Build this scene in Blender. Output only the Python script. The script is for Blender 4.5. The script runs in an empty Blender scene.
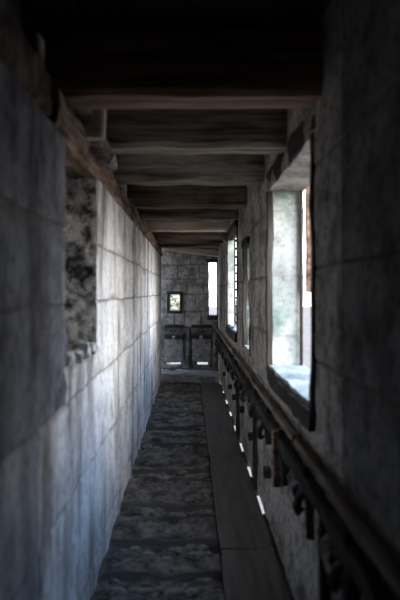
import bpy, math, random
from mathutils import Vector, noise
sc = bpy.context.scene
COL = sc.collection

# ------------------------------------------------------------------ camera, world, exposure
cam_d = bpy.data.cameras.new('camera')
cam = bpy.data.objects.new('camera', cam_d); COL.objects.link(cam)
cam.location = (0, 0, 1.5); cam.rotation_euler = (math.pi/2, 0, 0)
cam_d.sensor_fit = 'VERTICAL'; cam_d.sensor_height = 36; cam_d.lens = 35
cam_d.shift_x = 10/600; cam_d.shift_y = -8/600
cam_d.dof.use_dof = True; cam_d.dof.focus_distance = 9.0; cam_d.dof.aperture_fstop = 1.9
cam_d.clip_start = 0.02
sc.camera = cam
w = bpy.data.worlds.new('sky'); sc.world = w; w.use_nodes = True
nt = w.node_tree; nt.nodes.clear()
def N(nt, t, **k):
    n = nt.nodes.new(t)
    for a, b in k.items(): setattr(n, a, b)
    return n
out = N(nt, 'ShaderNodeOutputWorld'); bg = N(nt, 'ShaderNodeBackground')
tc = N(nt, 'ShaderNodeTexCoord'); sp = N(nt, 'ShaderNodeSeparateXYZ'); rp = N(nt, 'ShaderNodeValToRGB')
nt.links.new(tc.outputs['Generated'], sp.inputs[0]); nt.links.new(sp.outputs['Z'], rp.inputs[0])
nt.links.new(rp.outputs[0], bg.inputs[0]); nt.links.new(bg.outputs[0], out.inputs[0])
e = rp.color_ramp.elements
e[0].position = 0.0; e[0].color = (1.0, .96, .92, 1)
e[1].position = 0.6; e[1].color = (.34, .57, 1.0, 1)
m_ = e.new(0.12); m_.color = (1.0, .97, .96, 1)
bg.inputs[1].default_value = 4.0
sun_d = bpy.data.lights.new('sun', 'SUN'); sun = bpy.data.objects.new('sun', sun_d); COL.objects.link(sun)   # sun behind thin cloud
sun_d.energy = 4.2; sun_d.angle = math.radians(50); sun_d.color = (1.0, .97, .94)
sun.rotation_euler = Vector((-1.0, 1.0, -.50)).to_track_quat('-Z', 'Y').to_euler()
sc.view_settings.view_transform = 'Standard'; sc.view_settings.look = 'None'
sc.view_settings.exposure = 0.4; sc.view_settings.gamma = 1; sc.view_settings.use_curve_mapping = False

# ------------------------------------------------------------------ materials
def ramp(nt, src, stops):
    r = N(nt, 'ShaderNodeValToRGB'); el = r.color_ramp.elements
    el[0].position, el[0].color = stops[0][0], (*stops[0][1], 1)
    el[1].position, el[1].color = stops[-1][0], (*stops[-1][1], 1)
    for p, c in stops[1:-1]:
        q = el.new(p); q.color = (*c, 1)
    nt.links.new(src, r.inputs[0]); return r.outputs[0]
def noise_tex(nt, co, scale, sxyz=(1,1,1), detail=6, rough=.6):
    mp = N(nt, 'ShaderNodeMapping'); mp.inputs['Scale'].default_value = sxyz
    nt.links.new(co, mp.inputs[0])
    n = N(nt, 'ShaderNodeTexNoise'); n.inputs['Scale'].default_value = scale
    n.inputs['Detail'].default_value = detail; n.inputs['Roughness'].default_value = rough
    nt.links.new(mp.outputs[0], n.inputs[0]); return n.outputs[0]
def mix(nt, mode, fac, a, b):
    m = N(nt, 'ShaderNodeMix', data_type='RGBA', blend_type=mode)
    for s, v in ((m.inputs[0], fac), (m.inputs[6], a), (m.inputs[7], b)):
        if hasattr(v, 'links') or hasattr(v, 'is_linked'): nt.links.new(v, s)
        elif isinstance(v, tuple): s.default_value = (*v, 1)
        else: s.default_value = v
    return m.outputs[2]
def new_mat(name, rough=.9):
    m = bpy.data.materials.new(name); m.use_nodes = True
    nt = m.node_tree; b = nt.nodes['Principled BSDF']; b.inputs['Roughness'].default_value = rough
    b.inputs['Specular IOR Level'].default_value = .2
    t = N(nt, 'ShaderNodeTexCoord')
    return m, nt, b, t.outputs['Object']
def bump(nt, b, h, s, d=.02):
    n = N(nt, 'ShaderNodeBump'); n.inputs['Strength'].default_value = s; n.inputs['Distance'].default_value = d
    nt.links.new(h, n.inputs['Height']); nt.links.new(n.outputs[0], b.inputs['Normal'])
def stone(name, light, dark, mid=.5, streak=None, pits=.5, scale=3, joint=(.10,.09,.08), fine=28):
    m, nt, b, co = new_mat(name)
    c = ramp(nt, noise_tex(nt, co, scale), [(mid-.13, dark), (mid+.08, light)])
    if streak:
        s = noise_tex(nt, co, 2.6, (1, .95, .16), 5, .6)
        c = mix(nt, 'MULTIPLY', 1.0, c, ramp(nt, s, [(.34, streak), (.47, (1,1,1)), (.53, (1,1,1)), (.66, streak)]))
        s2 = noise_tex(nt, co, 4.5, (1, .9, .16), 6, .6)
        c = mix(nt, 'MULTIPLY', .75, c, ramp(nt, s2, [(.36, (.35,.33,.31)), (.45, (1,1,1))]))
    f = noise_tex(nt, co, fine, (1,1,1), 8, .7)
    c = mix(nt, 'MULTIPLY', pits, c, ramp(nt, f, [(.38, (.12,.11,.10)), (.50, (1,1,1))]))
    c = mix(nt, 'MULTIPLY', pits, c, ramp(nt, noise_tex(nt, co, 8.5, (1,1,1), 7, .7), [(.36, (.25,.24,.23)), (.50, (1,1,1))]))
    at = N(nt, 'ShaderNodeAttribute', attribute_name='joint')
    c = mix(nt, 'MIX', at.outputs['Fac'], c, joint)
    nt.links.new(c, b.inputs['Base Color'])
    bump(nt, b, f, .6, .012); return m
def wood(name, light, dark, mid=.5, axis=0, tint=(.5,.25,.12), rough=.85):
    m, nt, b, co = new_mat(name, rough)
    s = [9, 9, 9]; s[axis] = .7
    g = noise_tex(nt, co, 2.4, tuple(s), 8, .65)
    c = ramp(nt, g, [(mid-.13, dark), (mid+.12, light)])
    c = mix(nt, 'MULTIPLY', .7, c, ramp(nt, noise_tex(nt, co, 2.3), [(.35, tint), (.6, (1,1,1))]))
    nt.links.new(c, b.inputs['Base Color']); bump(nt, b, g, .8, .015); return m
M = {}
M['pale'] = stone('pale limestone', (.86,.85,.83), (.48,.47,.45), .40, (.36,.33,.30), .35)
M['near_m'] = stone('half dimmed grey stone', (.46,.47,.50), (.26,.265,.28), .45, (.6,.58,.56), .4)  # wall stone partly darkened in colour, a step towards the foreground gloom
M['near_l'] = stone('dimmed bluish grey stone', (.32,.335,.37), (.15,.155,.175), .5, (.7,.68,.66), .5)  # wall stone darkened in colour to stand in for the foreground light falloff
M['near_r'] = stone('dimmed grey stone', (.27,.26,.25), (.12,.115,.11), .5, None, .75)  # right wall stone with the shade near the camera put into its colour
M['green_dark'] = stone('dark greenish stone', (.26,.32,.28), (.10,.12,.10), .5, None, .6, 8)  # darker green-grey for the far jamb of the narrow slit
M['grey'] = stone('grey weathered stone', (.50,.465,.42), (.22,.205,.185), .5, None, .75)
M['grey_far'] = stone('mottled grey masonry', (.50,.48,.45), (.24,.235,.22), .5, None, .6, 6)
M['rough'] = stone('rough quarry-faced stone', (.72,.70,.66), (.10,.10,.10), .48, None, .85, 9, fine=18)
M['green'] = stone('lichened pale stone', (.56,.57,.53), (.22,.30,.26), .48, None, .35, 3.0, joint=(.3,.28,.24))
M['tan'] = stone('tan lintel stone', (.62,.57,.50), (.36,.32,.27), .5, None, .5)
M['land'] = stone('pale landing slab', (.46,.46,.45), (.26,.26,.25), .5, None, .5, 4)
M['floor'] = stone('worn floor stone', (.235,.205,.175), (.06,.053,.047), .5, None, .8, 5)
M['rubble'] = stone('loose rubble', (.30,.265,.22), (.09,.08,.07), .5, None, .6, 9)
M['lower'] = stone('sooty lower stone', (.27,.26,.245), (.11,.105,.10), .5, None, .8, 6)
M['ground'] = stone('dry pale ground', (.24,.175,.125), (.20,.145,.105), .5, None, .1, .2)
M['beam'] = wood('old brown beam wood', (.30,.25,.20), (.07,.05,.04), .5, 0)
M['beam_grey'] = wood('weathered grey beam wood', (.38,.33,.27), (.06,.05,.04), .5, 0, (.7,.6,.5))
M['beam_light'] = wood('pale plank wood', (.64,.56,.46), (.30,.23,.17), .45, 0, (.8,.65,.5))
M['beam_red'] = wood('reddish beam wood', (.50,.33,.24), (.14,.09,.065), .5, 0, (.7,.5,.4))
M['plate'] = wood('brown wall plate wood', (.46,.33,.24), (.08,.055,.04), .5, 1, (.6,.45,.35))
M['dark_y'] = wood('blackened timber lengthwise', (.05,.045,.04), (.012,.011,.01), .5, 1, (.7,.6,.5))
M['dark_z'] = wood('blackened upright timber', (.10,.09,.08), (.02,.018,.015), .5, 2, (.7,.6,.5))
M['dark_x'] = wood('blackened cross timber', (.09,.085,.08), (.02,.018,.015), .5, 0, (.7,.6,.5))
M['rail'] = wood('worn rail timber', (.30,.26,.21), (.07,.055,.045), .5, 1, (.7,.6,.5))
M['board'] = wood('grey floor board', (.14,.13,.125), (.08,.075,.07), .45, 1, (.85,.85,.85), .75)
M['ceil'] = wood('sooty roof boards', (.08,.07,.06), (.02,.018,.015), .5, 1, (.7,.6,.5))
def plain(name, c, rough=.6, metal=0.):
    m, nt, b, co = new_mat(name, rough); b.inputs['Metallic'].default_value = metal
    f = noise_tex(nt, co, 30)
    nt.links.new(ramp(nt, f, [(.35, tuple(v*.5 for v in c)), (.6, c)]), b.inputs['Base Color']); bump(nt, b, f, .4, .005); return m
M['iron'] = plain('rusty iron', (.09,.07,.06), .6, .4)
M['knob'] = plain('worn bright iron knob', (.55,.53,.5), .5, .2)
M['leaf'] = plain('yellow green foliage', (.70,.72,.52), .8)
M['bark'] = plain('tree bark', (.16,.12,.09), .9)

# ------------------------------------------------------------------ mesh helpers
def link(name, verts, faces, mats, parent=None, mi=None, joint=None, smooth=False):
    me = bpy.data.meshes.new(name); me.from_pydata([tuple(v) for v in verts], [], faces)
    for m in (mats if isinstance(mats, list) else [mats]): me.materials.append(m)
    if mi: me.polygons.foreach_set('material_index', mi)
    if joint:
        a = me.attributes.new('joint', 'FLOAT', 'POINT'); a.data.foreach_set('value', joint)
    if smooth: me.polygons.foreach_set('use_smooth', [True]*len(me.polygons))
    me.update()
    o = bpy.data.objects.new(name, me); COL.objects.link(o)
    if parent: o.parent = parent
    return o
def tag(o, label, cat, group=None, kind=None):
    o['label'] = label; o['category'] = cat
    if group: o['group'] = group
    if kind: o['kind'] = kind
    return o
def struct(o, label=None):
    o['kind'] = 'structure'
    if label: o['label'] = label
    return o
def empty(name, loc=(0,0,0)):
    o = bpy.data.objects.new(name, None); o.location = loc; o.empty_display_size = .1; COL.objects.link(o); return o
def span(a, b, step, extra=()):
    n = max(1, round((b-a)/step)); s = {round(a+(b-a)*i/n, 5) for i in range(n+1)}
    ex = [round(x, 5) for x in extra if a <= x <= b]
    s = [x for x in s if all(abs(x-q) > step*.35 for q in ex) or x in (round(a,5), round(b,5))]
    return sorted(set(s) | set(ex))
def shell(name, xs, ys, zs, solid, mats, amp=.008, matf=None, grooves=None, ampf=None, seed=0):
    """solid rectilinear masonry body with openings; its skin is roughened and grooved at the joints"""
    nx, ny, nz = len(xs)-1, len(ys)-1, len(zs)-1
    S = {}
    cx = [(xs[i]+xs[i+1])/2 for i in range(nx)]; cy = [(ys[i]+ys[i+1])/2 for i in range(ny)]; cz = [(zs[i]+zs[i+1])/2 for i in range(nz)]
    S = [[[solid(cx[i], cy[j], cz[k]) for k in range(nz)] for j in range(ny)] for i in range(nx)]
    def at(i, j, k): return 0 <= i < nx and 0 <= j < ny and 0 <= k < nz and S[i][j][k]
    vid = {}; V = []; F = []; MI = []; J = []
    def v(i, j, k):
        key = (i, j, k)
        if key not in vid:
            p = Vector((xs[i], ys[j], zs[k])); q = p.copy()
            a = amp if ampf is None else ampf(p)
            n = noise.noise_vector((p+Vector((seed,)*3))*7)*a + noise.noise_vector((p+Vector((seed,)*3))*22)*a*.5
            jj = 0.
            if grooves:
                jj, gd = grooves(p); n += gd
            vid[key] = len(V); V.append(q+n); J.append(jj)
        return vid[key]
    D = (((1,0,0), ((1,0,0),(1,1,0),(1,1,1),(1,0,1))), ((-1,0,0), ((0,0,0),(0,0,1),(0,1,1),(0,1,0))),
         ((0,1,0), ((0,1,0),(0,1,1),(1,1,1),(1,1,0))), ((0,-1,0), ((0,0,0),(1,0,0),(1,0,1),(0,0,1))),
         ((0,0,1), ((0,0,1),(1,0,1),(1,1,1),(0,1,1))), ((0,0,-1), ((0,0,0),(0,1,0),(1,1,0),(1,0,0))))
    for i in range(nx):
        for j in range(ny):
            for k in range(nz):
                if not S[i][j][k]: continue
                for d, q in D:
                    if at(i+d[0], j+d[1], k+d[2]): continue
                    F.append([v(i+a, j+b, k+c) for a, b, c in q])
                    MI.append(matf(cx[i], cy[j], cz[k], d) if matf else 0)
    return link(name, V, F, mats, mi=MI, joint=J)
def timber(name, a, b, w_, h_, mat, parent=None, seed=0, amp=.008, up=(0,0,1), sag=0., taper=1., seg=.09):
    """hewn timber from a to b: rounded arrises, wavering faces"""
    a = Vector(a); b = Vector(b); L = (b-a).length; t = (b-a).normalized(); up = Vector(up)
    s = t.cross(up).normalized(); u = s.cross(t).normalized()
    n = max(2, int(L/seg)); P = [-1, -.8, -.3, .3, .8, 1]
    ring = [(p, -1) for p in P[1:-1]] + [(1, p) for p in P[1:-1]] + [(p, 1) for p in P[-2:0:-1]] + [(-1, p) for p in P[-2:0:-1]]
    V = []; F = []; R = len(ring)
    for i in range(n+1):
        f = i/n; k = 1+(taper-1)*f; c = a+(b-a)*f - u*sag*math.sin(f*math.pi)
        e = 0.93 if i in (0, n) else 1
        for p, q in ring:
            x = c + s*p*w_/2*k*e + u*q*h_/2*k*e
            V.append(x + noise.noise_vector(x*5+Vector((seed*3.1, seed, 0)))*amp + noise.noise_vector(x*19+Vector((seed, 0, 0)))*amp*.5)
    for i in range(n):
        for j in range(R):
            F.append([i*R+j, i*R+(j+1) % R, (i+1)*R+(j+1) % R, (i+1)*R+j])
    F.append(list(range(R))[::-1]); F.append([n*R+j for j in range(R)])
    return link(name, V, F, mat, parent)
def rock(name, c, r, mat, seed=0, parent=None):
    import bmesh
    bm = bmesh.new(); bmesh.ops.create_icosphere(bm, subdivisions=3, radius=1)
    r = Vector(r); c = Vector(c)
    for v in bm.verts:
        n = noise.noise_vector(v.co*1.1+Vector((seed*7.7,)*3))*.55 + noise.noise_vector(v.co*3+Vector((seed,)*3))*.15
        p = v.co.copy()
        for ax in range(3): p[ax] = max(-.72, min(.72, p[ax]))
        p += n*.6
        v.co = Vector((p.x*r.x, p.y*r.y, p.z*r.z))*1.2
    me = bpy.data.meshes.new(name); bm.to_mesh(me); bm.free(); me.materials.append(mat)
    o = bpy.data.objects.new(name, me); o.location = c; COL.objects.link(o)
    if parent: o.parent = parent
    return o
def tube(name, pts, r, mat, parent=None, n=10, rs=None):
    pts = [Vector(p) for p in pts]; V = []; F = []
    for i, p in enumerate(pts):
        t = (pts[min(i+1, len(pts)-1)]-pts[max(i-1, 0)]).normalized()
        s = t.cross(Vector((.3, .2, 1))).normalized(); u = s.cross(t)
        q = rs[i] if rs else r
        for k in range(n):
            an = 2*math.pi*k/n; V.append(p+s*math.cos(an)*q+u*math.sin(an)*q)
    for i in range(len(pts)-1):
        for k in range(n): F.append([i*n+k, i*n+(k+1) % n, (i+1)*n+(k+1) % n, (i+1)*n+k])
    F.append(list(range(n))[::-1]); F.append([(len(pts)-1)*n+k for k in range(n)])
    return link(name, V, F, mat, parent, smooth=True)

# ------------------------------------------------------------------ the shell of the gallery
BY = 10.6                        # far wall
XL, XR = -.49, .51
YE = 9.95                         # end of the left wall: an added open bay beyond lights the far wall
courses_L = [0.12, .65, 1.055, 1.45, 1.75]
rnd = random.Random(4)
def make_grooves(zc, ax, sign, plane, vert, gd=.008, jam=.7, extra=None):
    """horizontal joints at zc, upright joints (course index, position) in vert; returns (joint amount, inward shift)"""
    def g(p):
        if abs(p[ax]-plane) > .02 and not (extra and any(abs(p.y-q) < .02 for q in extra)): return 0., Vector((0,0,0))
        a = 0.
        for z in zc:
            d = abs(p.z-z-.012*noise.noise(Vector((p.x*2, p.y*2, z*9))))
            if d < .011: a = max(a, 1-max(0, d-.003)/.008)
        lv = sum(p.z > z for z in zc); al = p.y if ax == 0 else p.x
        for (k, q) in vert:
            if k == lv and abs(al-q) < .011: a = max(a, 1-max(0, abs(al-q)-.003)/.008)
        sh = Vector((0,0,0)); sh[ax] = -sign*gd*a
        return a*jam, sh
    return g
def jl(zc): return [z+d for z in zc for d in (-.011, -.004, .004, .011)]
def fence(holes, c):
    return all(not all(h[2*i] < c[i] < h[2*i+1] for i in range(3)) for h in holes)
# left castle wall with the deep niche
NY0, NY1, NZ = 2.30, 3.07, 1.195
vl = [(1, 1.9), (0, 1.9), (2, 4.1), (3, 5.3), (0, 4.9), (4, 7.6), (1, 7.2), (2, 8.9), (3, 1.0), (5, 5.9), (4, 4.5)]
holeL = [(-.87, -.3, NY0, NY1, NZ, 2.2)]
def solidL(x, y, z):
    if z > 2.10 and x > -.62: return False
    return fence(holeL, (x, y, z))
ys = span(-1.5, YE, .05, [NY0, NY1]+[q+d for _, q in vl for d in (-.011, -.004, .004, .011)])
zs = span(0-.12, 2.58, .06, [NZ, 2.10]+jl(courses_L))
def amp_left(p):
    a = .006
    if NY0-.12 < p.y < NY1+.12 and p.z > 1.0:
        a = .008
        if p.x < -.495 and p.y > NY1-.05: a = .022
        if abs(p.z-NZ) < .1: a = .03
    return a
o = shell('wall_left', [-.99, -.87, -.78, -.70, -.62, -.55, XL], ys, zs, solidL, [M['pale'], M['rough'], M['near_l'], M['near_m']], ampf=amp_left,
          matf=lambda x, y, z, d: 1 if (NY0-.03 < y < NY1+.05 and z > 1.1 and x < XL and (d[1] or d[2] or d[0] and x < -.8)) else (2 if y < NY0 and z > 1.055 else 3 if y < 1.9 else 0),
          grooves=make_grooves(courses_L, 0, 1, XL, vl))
struct(o)
# castle masonry below floor level on the left
o = link('wall_base', [(-3, -1.5, -6), (XL, -1.5, -6), (XL, 11, -6), (-3, 11, -6), (-3, -1.5, -.12), (XL, -1.5, -.12), (XL, 11, -.12), (-3, 11, -.12)],
         [(0,3,2,1), (4,5,6,7), (0,1,5,4), (1,2,6,5), (2,3,7,6), (3,0,4,7)], M['pale']); struct(o)

# right wall
W1 = (2.42, 3.76, 1.03, 2.15); W2 = (6.28, 7.83, 1.06, 2.20); SL = (4.98, 5.50, 1.00, 1.93); S2 = (9.5, 9.72, 1.05, 2.0)
holeR = [(.4, 1, *W1), (.4, 1, *W2), (.4, 1, SL[0], SL[1], SL[2], SL[3]), (.4, .58, *S2)]
courses_R = [.45, .86, 1.22, 1.60, 2.02]
vr = [(k, 1.95) for k in range(6)]+[(1, 3.0), (2, 4.5), (3, 4.2), (2, 6.0), (3, 8.4), (1, 5.2), (4, 4.6), (0, 4.0), (5, 4.3), (4, 8.7), (2, 1.4), (3, 2.0), (1, 1.0), (2, 8.6)]
def solidR(x, y, z):
    if y > 5.75 and x > .60: return False
    return fence(holeR, (x, y, z))
ys = span(-1.5, BY+.02, .05, [W1[0], W1[1], W2[0], W2[1], SL[0], SL[1], S2[0], S2[1], 5.75]+[q+d for _, q in vr for d in (-.011, -.004, .004, .011)])
zs = span(0, 2.58, .06, [W1[2], W1[3], W2[2], W2[3], SL[2], SL[3]]+jl(courses_R))
def amp_right(p):
    for h in (W1, W2, SL):
        if abs(p.y-h[0]) < .02 and h[2]-.05 < p.z < h[3]+.05: return .02
    return .007
def mat_right(x, y, z, d):
    if d[1] == -1 and W1[1] < y < W1[1]+.1 and z < W1[3]: return 2
    if d[1] == -1 and W2[1] < y < W2[1]+.1: return 2
    if d[1] == -1 and SL[1] < y < SL[1]+.1: return 5
    if d[2] == 1 and z < 1.1: return 2
    if d[2] == -1 and z > 1.9: return 3
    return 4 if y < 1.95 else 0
o = shell('wall_right', [XR, .56, .60, .67, .73], ys, zs, solidR, [M['grey'], M['lower'], M['green'], M['tan'], M['near_r'], M['green_dark']], ampf=amp_right, matf=mat_right,
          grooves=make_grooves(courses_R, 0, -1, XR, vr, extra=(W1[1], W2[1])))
struct(o)

# far wall: small loophole, tall window in the corner, two floor slots
fz = [.86, 1.16, 1.46, 1.74, 2.0]
SW = (-.36, -.19, 1.165, 1.455); W3 = (.345, .49, 1.08, 2.04)
holeB = [(SW[0], SW[1], 9, 12, SW[2], SW[3]), (W3[0], W3[1], 9, 12, W3[2], W3[3]),
         (-.43, -.17, 9, 12, .165, .225), (.13, .33, 9, 12, .165, .225)]
vb = [(3, -.05), (4, -.22), (4, .18), (2, .1), (1, .2), (5, .02), (3, .25), (1, -.1), (2, -.45)]
xs = span(-2.2, .60, .035, [SW[0], SW[1], W3[0], W3[1], -.43, -.17, .13, .33]+[q+d for _, q in vb for d in (-.011, -.004, .004, .011)])
zs = span(-.1, 2.58, .045, [SW[2], SW[3], W3[2], W3[3], .165, .225]+jl(fz))
o = shell('wall_far', xs, [BY, BY+.06, BY+.13, BY+.2], zs, lambda x, y, z: fence(holeB, (x, y, z)), [M['grey_far'], M['lower'], M['green']], .008,
          matf=lambda x, y, z, d: 2 if d[0] and z > 1.0 else (1 if z < .86 else 0), grooves=make_grooves(fz, 1, -1, BY, vb))
struct(o)
# wall behind the camera
o = shell('wall_near', span(XL, XR, .1), [-1.5, -1.4, -1.3], span(0, 2.5, .1), lambda x, y, z: True, [M['grey']], .006); struct(o)

# ceiling: roof boards running along the gallery
V = []; F = []
for i in range(9):
    x0 = -1.0+i*.2; x1 = x0+.19; z = 2.55+.012*(i % 2)
    b = len(V)
    for (x, zz) in ((x0, z), (x1, z), (x1, z+.04), (x0, z+.04)): V += [(x, -1.6, zz), (x, BY+.35, zz)]
    for k in range(4):
        a, c = b+2*k, b+2*((k+1) % 4); F.append([a, c, c+1, a+1])
    F += [[b, b+2, b+4, b+6], [b+1, b+7, b+5, b+3]]
V += [(-1.0, -1.6, 2.61), (.85, -1.6, 2.61), (.85, BY+.35, 2.61), (-1.0, BY+.35, 2.61), (-1.0, -1.6, 2.66), (.85, -1.6, 2.66), (.85, BY+.35, 2.66), (-1.0, BY+.35, 2.66)]
b = len(V)-8; F += [[b+a for a in q] for q in ((0,3,2,1), (4,5,6,7), (0,1,5,4), (1,2,6,5), (2,3,7,6), (3,0,4,7))]
struct(link('ceiling', V, F, M['ceil']))

# floor: worn stone treads with rubble between, rising to a landing at the far end
edges = [2.0, 2.5, 3.12, 3.54, 4.14, 4.94, 5.8, 6.5, 7.3, 8.1, 8.85, 9.6]
def floor_z(x, y):
    z = 0
    if y > 9.6: z = min(1, (y-9.6)/.25)*.10
    for i, q in enumerate(edges):
        d = q-y
        if 0 < d < .24: z -= .038*min(1, d/.025)*min(1, (.24-d)/.12)          # sunk rubble strip in front of each tread
    edge = min(1, (x-XL)/.08); z += edge*(.026*noise.noise(Vector((x*4, y*4, 0)))+.018*noise.noise(Vector((x*11, y*11, 3))))
    return z
XE = .165
xs = span(XL-.02, XE, .035); ys = span(-1.4, BY+.05, .03, [q+d for q in edges for d in (0.001, -.03, -.005)])
V = []; F = []; J = []
for i, x in enumerate(xs):
    for j, y in enumerate(ys):
        wob = .03*noise.noise(Vector((x*3, round(y), 0)))
        V.append((x, y, floor_z(x, y+wob)))
        a = 0
        for q in edges:
            if -.008 < q-(y+wob) < .032: a = 1.0
        J.append(a)
ny = len(ys)
for i in range(len(xs)-1):
    for j in range(ny-1): F.append([i*ny+j, (i+1)*ny+j, (i+1)*ny+j+1, i*ny+j+1])
n0 = len(V)
for x in (xs[0], xs[-1]+.03):
    for y in (ys[0], ys[-1]): V.append((x, y, -.12)); J.append(0)
F.append([n0, n0+1, n0+3, n0+2])
n1 = len(V)
for j in range(ny-1):
    pass
top_ = [(len(xs)-1)*ny+j for j in range(ny)]
for j, y in enumerate(ys): V.append((XE+.02, y, V[top_[j]][2] if 0 else -.06)); J.append(0)
F += [[top_[j], n1+j, n1+j+1, top_[j+1]] for j in range(ny-1)]
struct(link('trim_30', [(x, y, z) for z in (-.10, -.035) for x, y in ((.12, -1.4), (.24, -1.4), (.24, 9.62), (.12, 9.62))], [(0,3,2,1), (4,5,6,7), (0,1,5,4), (1,2,6,5), (2,3,7,6), (3,0,4,7)], M['dark_y']))
MI = [1 if (sum(V[q][1] for q in f)/len(f)) > 9.6 else 0 for f in F]
struct(link('floor', V, F, [M['floor'], M['land']], mi=MI, joint=J))
# landing right part, joins the stone floor beyond the boards
o = shell('floor_landing', span(XE-.005, XR+.03, .05), span(9.62, BY+.03, .06), [-.12, .0, .10], lambda x, y, z: True, [M['land']], .008); struct(o)
o = shell('floor_added_bay', span(-2.2, XL-.02, .08), span(YE, BY+.03, .06), [-.12, .0, .06, .10], lambda x, y, z: True, [M['land']], .008); struct(o)  # unseen bay, added and left open so skylight reaches the far wall

# rubble between the treads
V = []; F = []; rr = random.Random(11)
def add_stone(V, F, c, r, rr):
    n = len(V); k = 7
    for ring, (zz, q) in enumerate(((-.6, .8), (.1, 1), (.75, .62))):
        for i in range(k):
            a = 2*math.pi*i/k+rr.uniform(-.2, .2); s = rr.uniform(.8, 1.15)*q
            V.append((c[0]+math.cos(a)*r[0]*s, c[1]+math.sin(a)*r[1]*s, c[2]+zz*r[2]))
    V.append((c[0], c[1], c[2]+r[2]*.9))
    for q in range(2):
        for i in range(k): F.append([n+q*k+i, n+q*k+(i+1) % k, n+(q+1)*k+(i+1) % k, n+(q+1)*k+i])
    for i in range(k): F.append([n+2*k+i, n+2*k+(i+1) % k, n+3*k])
for q in edges:
    for s in range(16):
        x = rr.uniform(XL+.06, XE-.05); y = q-rr.uniform(.03, .24); r = rr.uniform(.018, .05)
        add_stone(V, F, (x, y, floor_z(x, y)+r*.1), (r*rr.uniform(1, 1.8), r, r*.6), rr)
tag(link('rubble', V, F, M['rubble']), 'loose rubble packed between the worn stone treads of the floor', 'rubble', kind='stuff')

# floor boards on the right, leaving the gap along the wall
gaps = [(9.45, 9.83), (8.66, 9.04), (7.81, 8.33), (7.05, 7.5), (6.29, 6.73), (5.48, 5.95), (4.73, 5.15), (3.94, 4.42)]
def board(y0, y1, z, label, seed, x0=XE+.01, x1=.487):
    o = timber('floor_board', ((x0+x1)/2, y0, z-.02), ((x0+x1)/2, y1, z-.02), x1-x0, .04, M['board'], seed=seed, amp=.003, seg=.15)
    tag(o, label, 'floor board', 'boards along the outer side of the passage floor'); return o
board(7.62, 9.61, .012, 'farthest grey floor board, running up to the far landing', 1)
board(5.30, 7.60, .010, 'middle grey floor board beside the line of light slits', 2)
board(3.40, 5.28, .012, 'grey floor board beside the two longest light slits', 3)
board(-1.3, 3.38, .010, 'nearest dark floor board at the bottom of the picture', 4)
# sole pieces that close the slit between the openings
prev = BY; ends = []
cur = 9.83
segs = [(9.83, 10.6)]+[(gaps[i+1][1], gaps[i][0]) for i in range(len(gaps)-1)]+[(-1.4, gaps[-1][0])]
for i, (a, b) in enumerate(segs):
    V = [(x, y, z) for x in (.482, .56) for y in (a, b) for z in (-.05, -.002)]
    o = timber('trim_%d' % (i+1), (.520, a, -.02), (.520, b, -.02), .068, .05, M['dark_y'], seed=i, amp=.002); struct(o)

V = [(x, y, z) for x in (-2.3, -.99) for y in (9.7, BY+.35) for z in (2.55, 2.62)]
struct(link('ceiling_added_bay', V, [(0,1,3,2), (4,6,7,5), (0,4,5,1), (2,3,7,6), (0,2,6,4), (1,5,7,3)], M['ceil']))  # roof of the added bay, out of view
# outside ground
o = link('ground', [(-300, -300, -6), (300, -300, -6), (300, 300, -6), (-300, 300, -6)], [(0, 1, 2, 3)], M['ground']); struct(o)

# ------------------------------------------------------------------ timber of the roof
g_b = 'cross beams under the roof'
def beam(y0, y1, h_, mat, label, z=2.26, zr=None, seed=0, amp=.008, x0=-.56, x1=.56):
    zr = z if zr is None else zr
    ym = (y0+y1)/2
    o = timber('roof_beam', (x0, ym, z+h_/2), (x1, ym, zr+h_/2), y1-y0, h_, mat, seed=seed, amp=amp)
    tag(o, label, 'beam', g_b)
EPS = .012
beam(2.25, 2.44, .27, M['beam_red'], 'large dark roof beam near the top, with a straight reddish brown underside edge', seed=1)
beam(3.05, 3.24, .27, M['beam_grey'], 'grey roof beam just behind the large dark beam with the reddish brown edge', seed=2)
beam(3.96, 4.18, .26, M['beam_grey'], 'cracked grey roof beam with a paler underside, behind the pale timber stub', seed=3, amp=.012)
beam(5.20, 5.34, .27, M['beam'], 'thin dark brown roof beam next behind the cracked grey one', seed=4)
beam(6.11, 6.24, .27, M['beam'], 'dark thin roof beam directly in front of the pale weathered one', seed=5)
beam(7.26, 7.40, .13, M['beam_light'], 'pale weathered beam, the lightest of the roof beams', seed=6)
beam(8.30, 8.44, .20, M['beam'], 'dark roof beam directly behind the pale weathered one', seed=7)
beam(9.05, 9.15, .16, M['beam_grey'], 'narrow greyish roof beam, third from the far wall', seed=8)
beam(9.85, 9.99, .10, M['beam_red'], 'brownish roof beam next to the sagging last one', seed=9)
beam(10.38, 10.56, .12, M['beam_light'], 'last roof beam, sloping down to the right against the far wall', z=2.27, zr=2.12, seed=10)
beam(1.2, 1.38, .27, M['beam'], 'unseen foremost roof beam overhead, added to shade the beam behind it', seed=11)  # beam out of view, put back to keep the next beam's front dark
# wall plate on the left wall top
g = 'timbers lying along the top of the left wall'
segsP = [(-1.2, 2.05, 'nearest wall plate timber, dark, at the top left'), (2.10, 4.9, 'brown broken wall plate timber above the wall niche'),
         (4.95, 7.6, 'middle wall plate timber on the left wall with a rough brown edge'), (7.65, YE, 'farthest wall plate timber on the left wall under the pale beam')]
for i, (a, b, l) in enumerate(segsP):
    o = timber('wall_plate', (-.565, a, 2.178), (-.560, b, 2.178), .16, .15, M['beam'] if i == 0 else M['plate'], seed=20+i, amp=.030, seg=.05)
    tag(o, l, 'timber', g)
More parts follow.
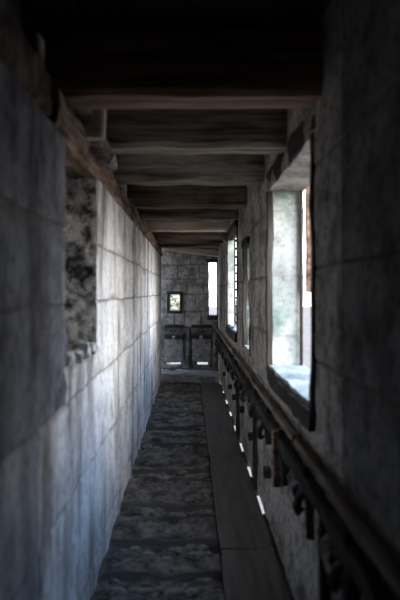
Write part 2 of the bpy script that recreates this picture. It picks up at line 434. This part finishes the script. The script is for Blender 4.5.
# stub post and block by the niche
o = timber('timber_stub', (-.455, 2.72, 2.21), (-.455, 2.72, 2.50), .12, .10, M['beam_light'], seed=40, amp=.012, up=(0,1,0))
tag(o, 'pale short stub of timber standing on the wall plate above the niche', 'timber stub')
o = timber('roof_brace', (-.53, 2.30, 2.46), (-.44, 2.98, 2.20), .07, .07, M['beam'], seed=41, amp=.012)
tag(o, 'slanting broken brace beside the pale timber stub at top left', 'brace')
o = rock('loose_stone', (-.50, 3.55, 2.305), (.06, .11, .05), M['grey'], 5); tag(o, 'pale stone wedged on the wall plate beside the cracked grey beam', 'stone')
# crumbled stones on the niche sill
for i, (x, y, r, l) in enumerate([(-.515, 2.96, .040, 'small broken stone at the far end of the niche sill'), (-.52, 2.78, .052, 'largest broken stone on the niche sill'),
                               (-.51, 2.60, .036, 'crumbled stone in the middle of the niche sill'), (-.53, 2.45, .045, 'nearest broken stone on the niche sill')]):
    o = rock('broken_stone', (x, y, NZ+r*.55), (r*1.1, r*1.4, r*.8), M['rough'], 10+i); tag(o, l, 'stone', 'broken stones on the niche sill')

# ------------------------------------------------------------------ windows of the right wall: frames, sills, bars
def window(n, W, th):
    root = empty('window_%d' % n, (XR, W[0], W[2])); struct(root); return root
def rel(root, o):
    o.parent = root; o.matrix_parent_inverse.identity()
    for v in o.data.vertices: v.co -= root.location
    return o
r1 = window(1, W1, .22)
rel(r1, timber('sill', (XR-.002, W1[0]-.05, W1[2]-.062), (XR-.002, W1[1]+.04, W1[2]-.062), .045, .085, M['dark_y'], seed=50, amp=.016))
rel(r1, timber('lintel', (XR+.020, W1[0]-.06, W1[3]+.075), (XR+.020, W1[1]+.10, W1[3]+.075), .05, .13, M['dark_y'], seed=51, amp=.012))
rel(r1, timber('far_frame', (XR+.004, W1[1]+.012, W1[2]-.04), (XR+.004, W1[1]+.012, W1[3]), .04, .05, M['dark_z'], seed=52, amp=.010, up=(0,1,0)))
rel(r1, timber('near_frame', (XR+.01, W1[0]-.006, W1[2]-.04), (XR+.01, W1[0]-.006, W1[3]), .04, .045, M['dark_z'], seed=53, amp=.016, up=(0,1,0)))
o = tube('window_bar', [(.712, W1[1]-.03, W1[2]-.01), (.712, W1[1]-.03, 1.6), (.712, W1[1]-.03, W1[3]+.01)], .011, M['iron'])
tag(o, 'thin dark upright iron bar at the outer edge of the big near window', 'bar')
rel(r1, timber('outer_board', (.775, W1[1]-.03, 1.50), (.775, W1[1]-.03, W1[3]+.05), .07, .03, M['plate'], seed=49, amp=.006, up=(0,1,0)))
r2 = window(2, W2, .09)
rel(r2, timber('sill', (XR-.004, W2[0]-.05, W2[2]-.05), (XR-.004, W2[1]+.04, W2[2]-.05), .06, .11, M['dark_y'], seed=54, amp=.014))
rel(r2, timber('lintel', (XR+.01, W2[0]-.1, W2[3]+.03), (XR+.01, W2[1]+.1, W2[3]+.03), .10, .08, M['dark_y'], seed=55, amp=.01))
rel(r2, timber('near_frame', (XR+.01, W2[0]-.004, W2[2]-.04), (XR+.01, W2[0]-.004, W2[3]), .04, .045, M['dark_z'], seed=56, amp=.012, up=(0,1,0)))
# ladder-like iron grille on the near side of the second window
gr = empty('iron_grille', (.59, 7.45, W2[2]))
tag(gr, 'dark ladder-like iron grille with short rungs in the second window', 'grille')
for dy in (0, .36):
    rel(gr, tube('upright', [(.59, 7.30+dy, W2[2]), (.59, 7.30+dy, W2[3])], .011, M['iron']))
for k in range(11):
    z = W2[2]+.05+k*.105
    rel(gr, tube('rung', [(.59, 7.30, z), (.59, 7.66, z)], .012, M['iron']))
# narrow slit window
r3 = window(3, SL, .22)
rel(r3, timber('near_frame', (XR+.022, SL[0]-.01, SL[2]-.05), (XR+.022, SL[0]-.01, SL[3]+.04), .05, .05, M['dark_z'], seed=57, amp=.014, up=(0,1,0)))
rel(r3, timber('far_frame', (XR+.008, SL[1]-.01, SL[2]-.02), (XR+.008, SL[1]-.01, SL[3]+.02), .04, .05, M['dark_z'], seed=58, amp=.012, up=(0,1,0)))
rel(r3, timber('lintel', (XR, SL[0]-.02, SL[3]+.01), (XR, SL[1]+.02, SL[3]+.01), .06, .07, M['dark_y'], seed=59, amp=.01))
# blocked slit further on
r4 = window(4, S2, .1)
rel(r4, timber('shutter', (.563, (S2[0]+S2[1])/2, S2[2]+.01), (.563, (S2[0]+S2[1])/2, S2[3]-.01), .18, .03, M['dark_z'], seed=60, amp=.004, up=(1,0,0)))
# far windows
r5 = empty('window_5', (SW[0], BY, SW[2])); struct(r5)
for nm, a, b in (('frame', (SW[0]-.035, SW[2]-.05), (SW[0]-.035, SW[3]+.05)), ('frame', (SW[1]+.03, SW[2]-.05), (SW[1]+.03, SW[3]+.05))):
    rel(r5, timber(nm, (a[0], BY-.006, a[1]), (b[0], BY-.006, b[1]), .045, .04, M['dark_z'], seed=61+int(a[0]*50), amp=.006, up=(0,1,0)))
rel(r5, timber('lintel', (SW[0]-.06, BY-.008, SW[3]+.035), (SW[1]+.055, BY-.008, SW[3]+.035), .04, .045, M['dark_x'], seed=63, amp=.006))
rel(r5, timber('sill', (SW[0]-.06, BY-.010, SW[2]-.03), (SW[1]+.055, BY-.010, SW[2]-.03), .05, .045, M['dark_x'], seed=64, amp=.006))
r6 = empty('window_6', (W3[0], BY, W3[2])); struct(r6)
rel(r6, timber('sill', (W3[0]-.03, BY-.01, W3[2]-.045), (.505, BY-.01, W3[2]-.045), .05, .09, M['dark_x'], seed=65, amp=.008))
rel(r6, timber('lintel', (W3[0]-.05, BY-.005, W3[3]+.03), (.505, BY-.005, W3[3]+.03), .04, .06, M['dark_x'], seed=66, amp=.006))
o = tube('window_bar', [(W3[0]-.01, BY+.16, 1.40), (W3[1]+.01, BY+.16, 1.40)], .006, M['iron'])
tag(o, 'thin horizontal bar across the tall bright window in the far wall', 'bar')

# ------------------------------------------------------------------ lower far wall: hatches with beams and knobs
def hatch(x0, x1, lbl, kx, seed):
    r = empty('wall_hatch', ((x0+x1)/2, BY, .14)); tag(r, lbl, 'hatch', 'hatches low in the far wall')
    rel(r, timber('hatch_panel', ((x0+x1)/2, BY-.010, .245), ((x0+x1)/2, BY-.010, .655), x1-x0-.03, .03, M['lower_p'], seed=seed, amp=.006, up=(0,1,0)))
    rel(r, timber('head_beam', (x0+.01, BY-.045, .885), (x1, BY-.045, .872), .08, .055, M['dark_x'], seed=seed+1, amp=.01))
    rel(r, timber('lock_beam', (x0+.02, BY-.035, .70), (x1-.01, BY-.035, .695), .06, .085, M['dark_x'], seed=seed+2, amp=.01))
    rel(r, tube('hanging_iron', [(kx, BY-.03, 1.08), (kx+.005, BY-.04, .95), (kx, BY-.05, .90)], .012, M['iron'], n=8))
    k = rock('knob', (0, 0, 0), (.028, .03, .028), M['knob'], seed); k.location = Vector((kx, BY-.085, .685))-r.location; k.parent = r
M['lower_p'] = stone('dark hatch panel', (.30,.29,.28), (.14,.135,.13), .5, None, .5, 7)
hatch(-.48, -.11, 'left hatch in the far wall with a bright round knob, below the small window', -.29, 70)
hatch(.02, .40, 'right hatch in the far wall, below the tall bright window', .20, 75)
o = timber('hatch_post', (-.03, BY-.01, .11), (-.03, BY-.01, .84), .045, .04, M['lower'], seed=80, amp=.01, up=(0,1,0))
tag(o, 'dark upright post between the two far hatches', 'post')
o = timber('hatch_post', (.452, BY-.05, .11), (.452, BY-.05, .95), .06, .06, M['lower'], seed=81, amp=.012, up=(0,1,0))
tag(o, 'dark upright post in the right-hand far corner', 'post')
o = tube('threshold', [(-.49+i*.1, BY-.05-.16*(i/10)**2, .115-.02*(i/10)) for i in range(11)], .022, M['dark_x'])
tag(o, 'curved dark threshold timber at the foot of the far wall', 'threshold')

# ------------------------------------------------------------------ rails and irons along the right wall
rail_y = [(-1.2, 2.6, 'nearest top rail timber on the right wall, blurred and dark'), (2.64, 6.2, 'top rail timber on the right wall below the big near window'), (6.24, 10.3, 'farthest top rail timber on the right wall')]
for i, (a, b, l) in enumerate(rail_y):
    o = timber('wall_rail', (.482, a, .835), (.482, b, .835), .045, .036, M['rail'], seed=90+i, amp=.008); tag(o, l, 'rail', 'top rails of the right wall')
for i, (a, b, l) in enumerate([(-1.2, 4.0, 'near lower pole under the top rail on the right wall'), (4.05, 10.2, 'far lower pole under the top rail on the right wall')]):
    o = timber('lower_rail', (.472, a, .735), (.472, b, .735), .05, .06, M['dark_y'], seed=95+i, amp=.014, seg=.06); tag(o, l, 'rail', 'lower rails of the right wall')
yk = []
y = 1.7; i = 0
names = ['first', 'second', 'third', 'fourth', 'fifth', 'sixth', 'seventh', 'eighth', 'ninth', 'tenth', 'eleventh', 'twelfth', 'thirteenth', 'fourteenth']
while y < 10:
    yk.append(y); y += .62
for i, y in enumerate(yk):
    r = empty('rail_bracket', (.49, y, .70)); tag(r, 'dark hooked bracket on the right wall, %s from the front below the rail' % names[i], 'bracket', 'brackets under the right-hand rail')
    rr = random.Random(i*3+1)
    zb = rr.uniform(.50, .62); dy = rr.uniform(-.04, .06)
    rel(r, timber('hanger', (.474, y, .80), (.484, y+dy, zb), rr.uniform(.035, .06), rr.uniform(.03, .06), M['dark_z'], seed=100+i, amp=.018, up=(0,1,0), taper=rr.uniform(.6, 1.0)))
    k = rr.uniform(.6, 1.0)
    rel(r, tube('hook', [(.47, y+.03, .70), (.47-.035*k, y+.05, .67), (.47-.045*k, y+.07, .62), (.47-.03*k, y+.10, .585), (.475, y+.13, .59)], .014, M['iron'], n=8, rs=[.013, .017, .019, .014, .008]))
    c = rock('wedge', (0,0,0), (.028, rr.uniform(.04, .10), rr.uniform(.03, .05)), M['lower'] if i % 3 else M['rubble'], 50+i, parent=r); c.location = (-.012, .30+rr.uniform(-.05, .05), -.06+rr.uniform(-.03, .02))
# wooden pegs low on the wall
ord_ = ['nearest', 'second nearest', 'third nearest', 'fourth nearest', 'fifth nearest', 'farthest']
for i, (y, z) in enumerate([(3.7, .36), (4.7, .34), (5.5, .40), (6.5, .33), (7.1, .35), (8.3, .34)]):
    o = timber('wall_peg', (XR+.03, y, z), (XR-.045, y, z-.005), .07, .06, M['dark_x'], seed=120+i, amp=.008, seg=.03)
    tag(o, '%s square dark peg end low on the right wall' % ord_[i], 'peg', 'peg ends low on the right wall')
o = timber('support_post', (.455, 3.02, .50), (.448, 2.98, .80), .06, .045, M['plate'], seed=130, amp=.012, up=(0,1,0))
tag(o, 'brown split post standing out below the rail, under the big window', 'post')
for i, (y, l) in enumerate([(2.1, 'nearest'), (4.4, 'middle'), (6.0, 'farthest')]):
    o = timber('wall_stud', (.497, y, .02), (.497, y+.04, .72), .045, .035, M['dark_z'], seed=135+i, amp=.01, up=(0,1,0))
    tag(o, l+' of the thin dark studs against the lower right wall', 'stud', 'studs of the lower right wall')

# ------------------------------------------------------------------ tree outside the small far window
t = empty('tree', (-1.0, 34, -6)); tag(t, 'yellow green tree outside, seen through the small far window', 'tree')
rel(t, tube('trunk', [(-1.6, 34, -6), (-1.5, 34, -3), (-.5, 34.1, .6)], .3, M['bark'], rs=[.35, .28, .15]))
V = []; F = []; rr = random.Random(3)
for i in range(2600):
    a = rr.uniform(0, 6.283); u = rr.uniform(-1, 1); q = rr.random()**.4*1.5; s = math.sqrt(1-u*u)
    c = Vector((-.45+q*s*math.cos(a), 34+q*s*math.sin(a), 1.1+q*u*.75))
    n = len(V); d1 = Vector((rr.uniform(-1,1), rr.uniform(-1,1), rr.uniform(-1,1))).normalized()*.16; d2 = d1.cross(Vector((rr.uniform(-1,1), rr.uniform(-1,1), 1))).normalized()*.09
    V += [c-d1, c+d2, c+d1, c-d2]; F.append([n, n+1, n+2, n+3])
rel(t, link('foliage', V, F, M['leaf']))
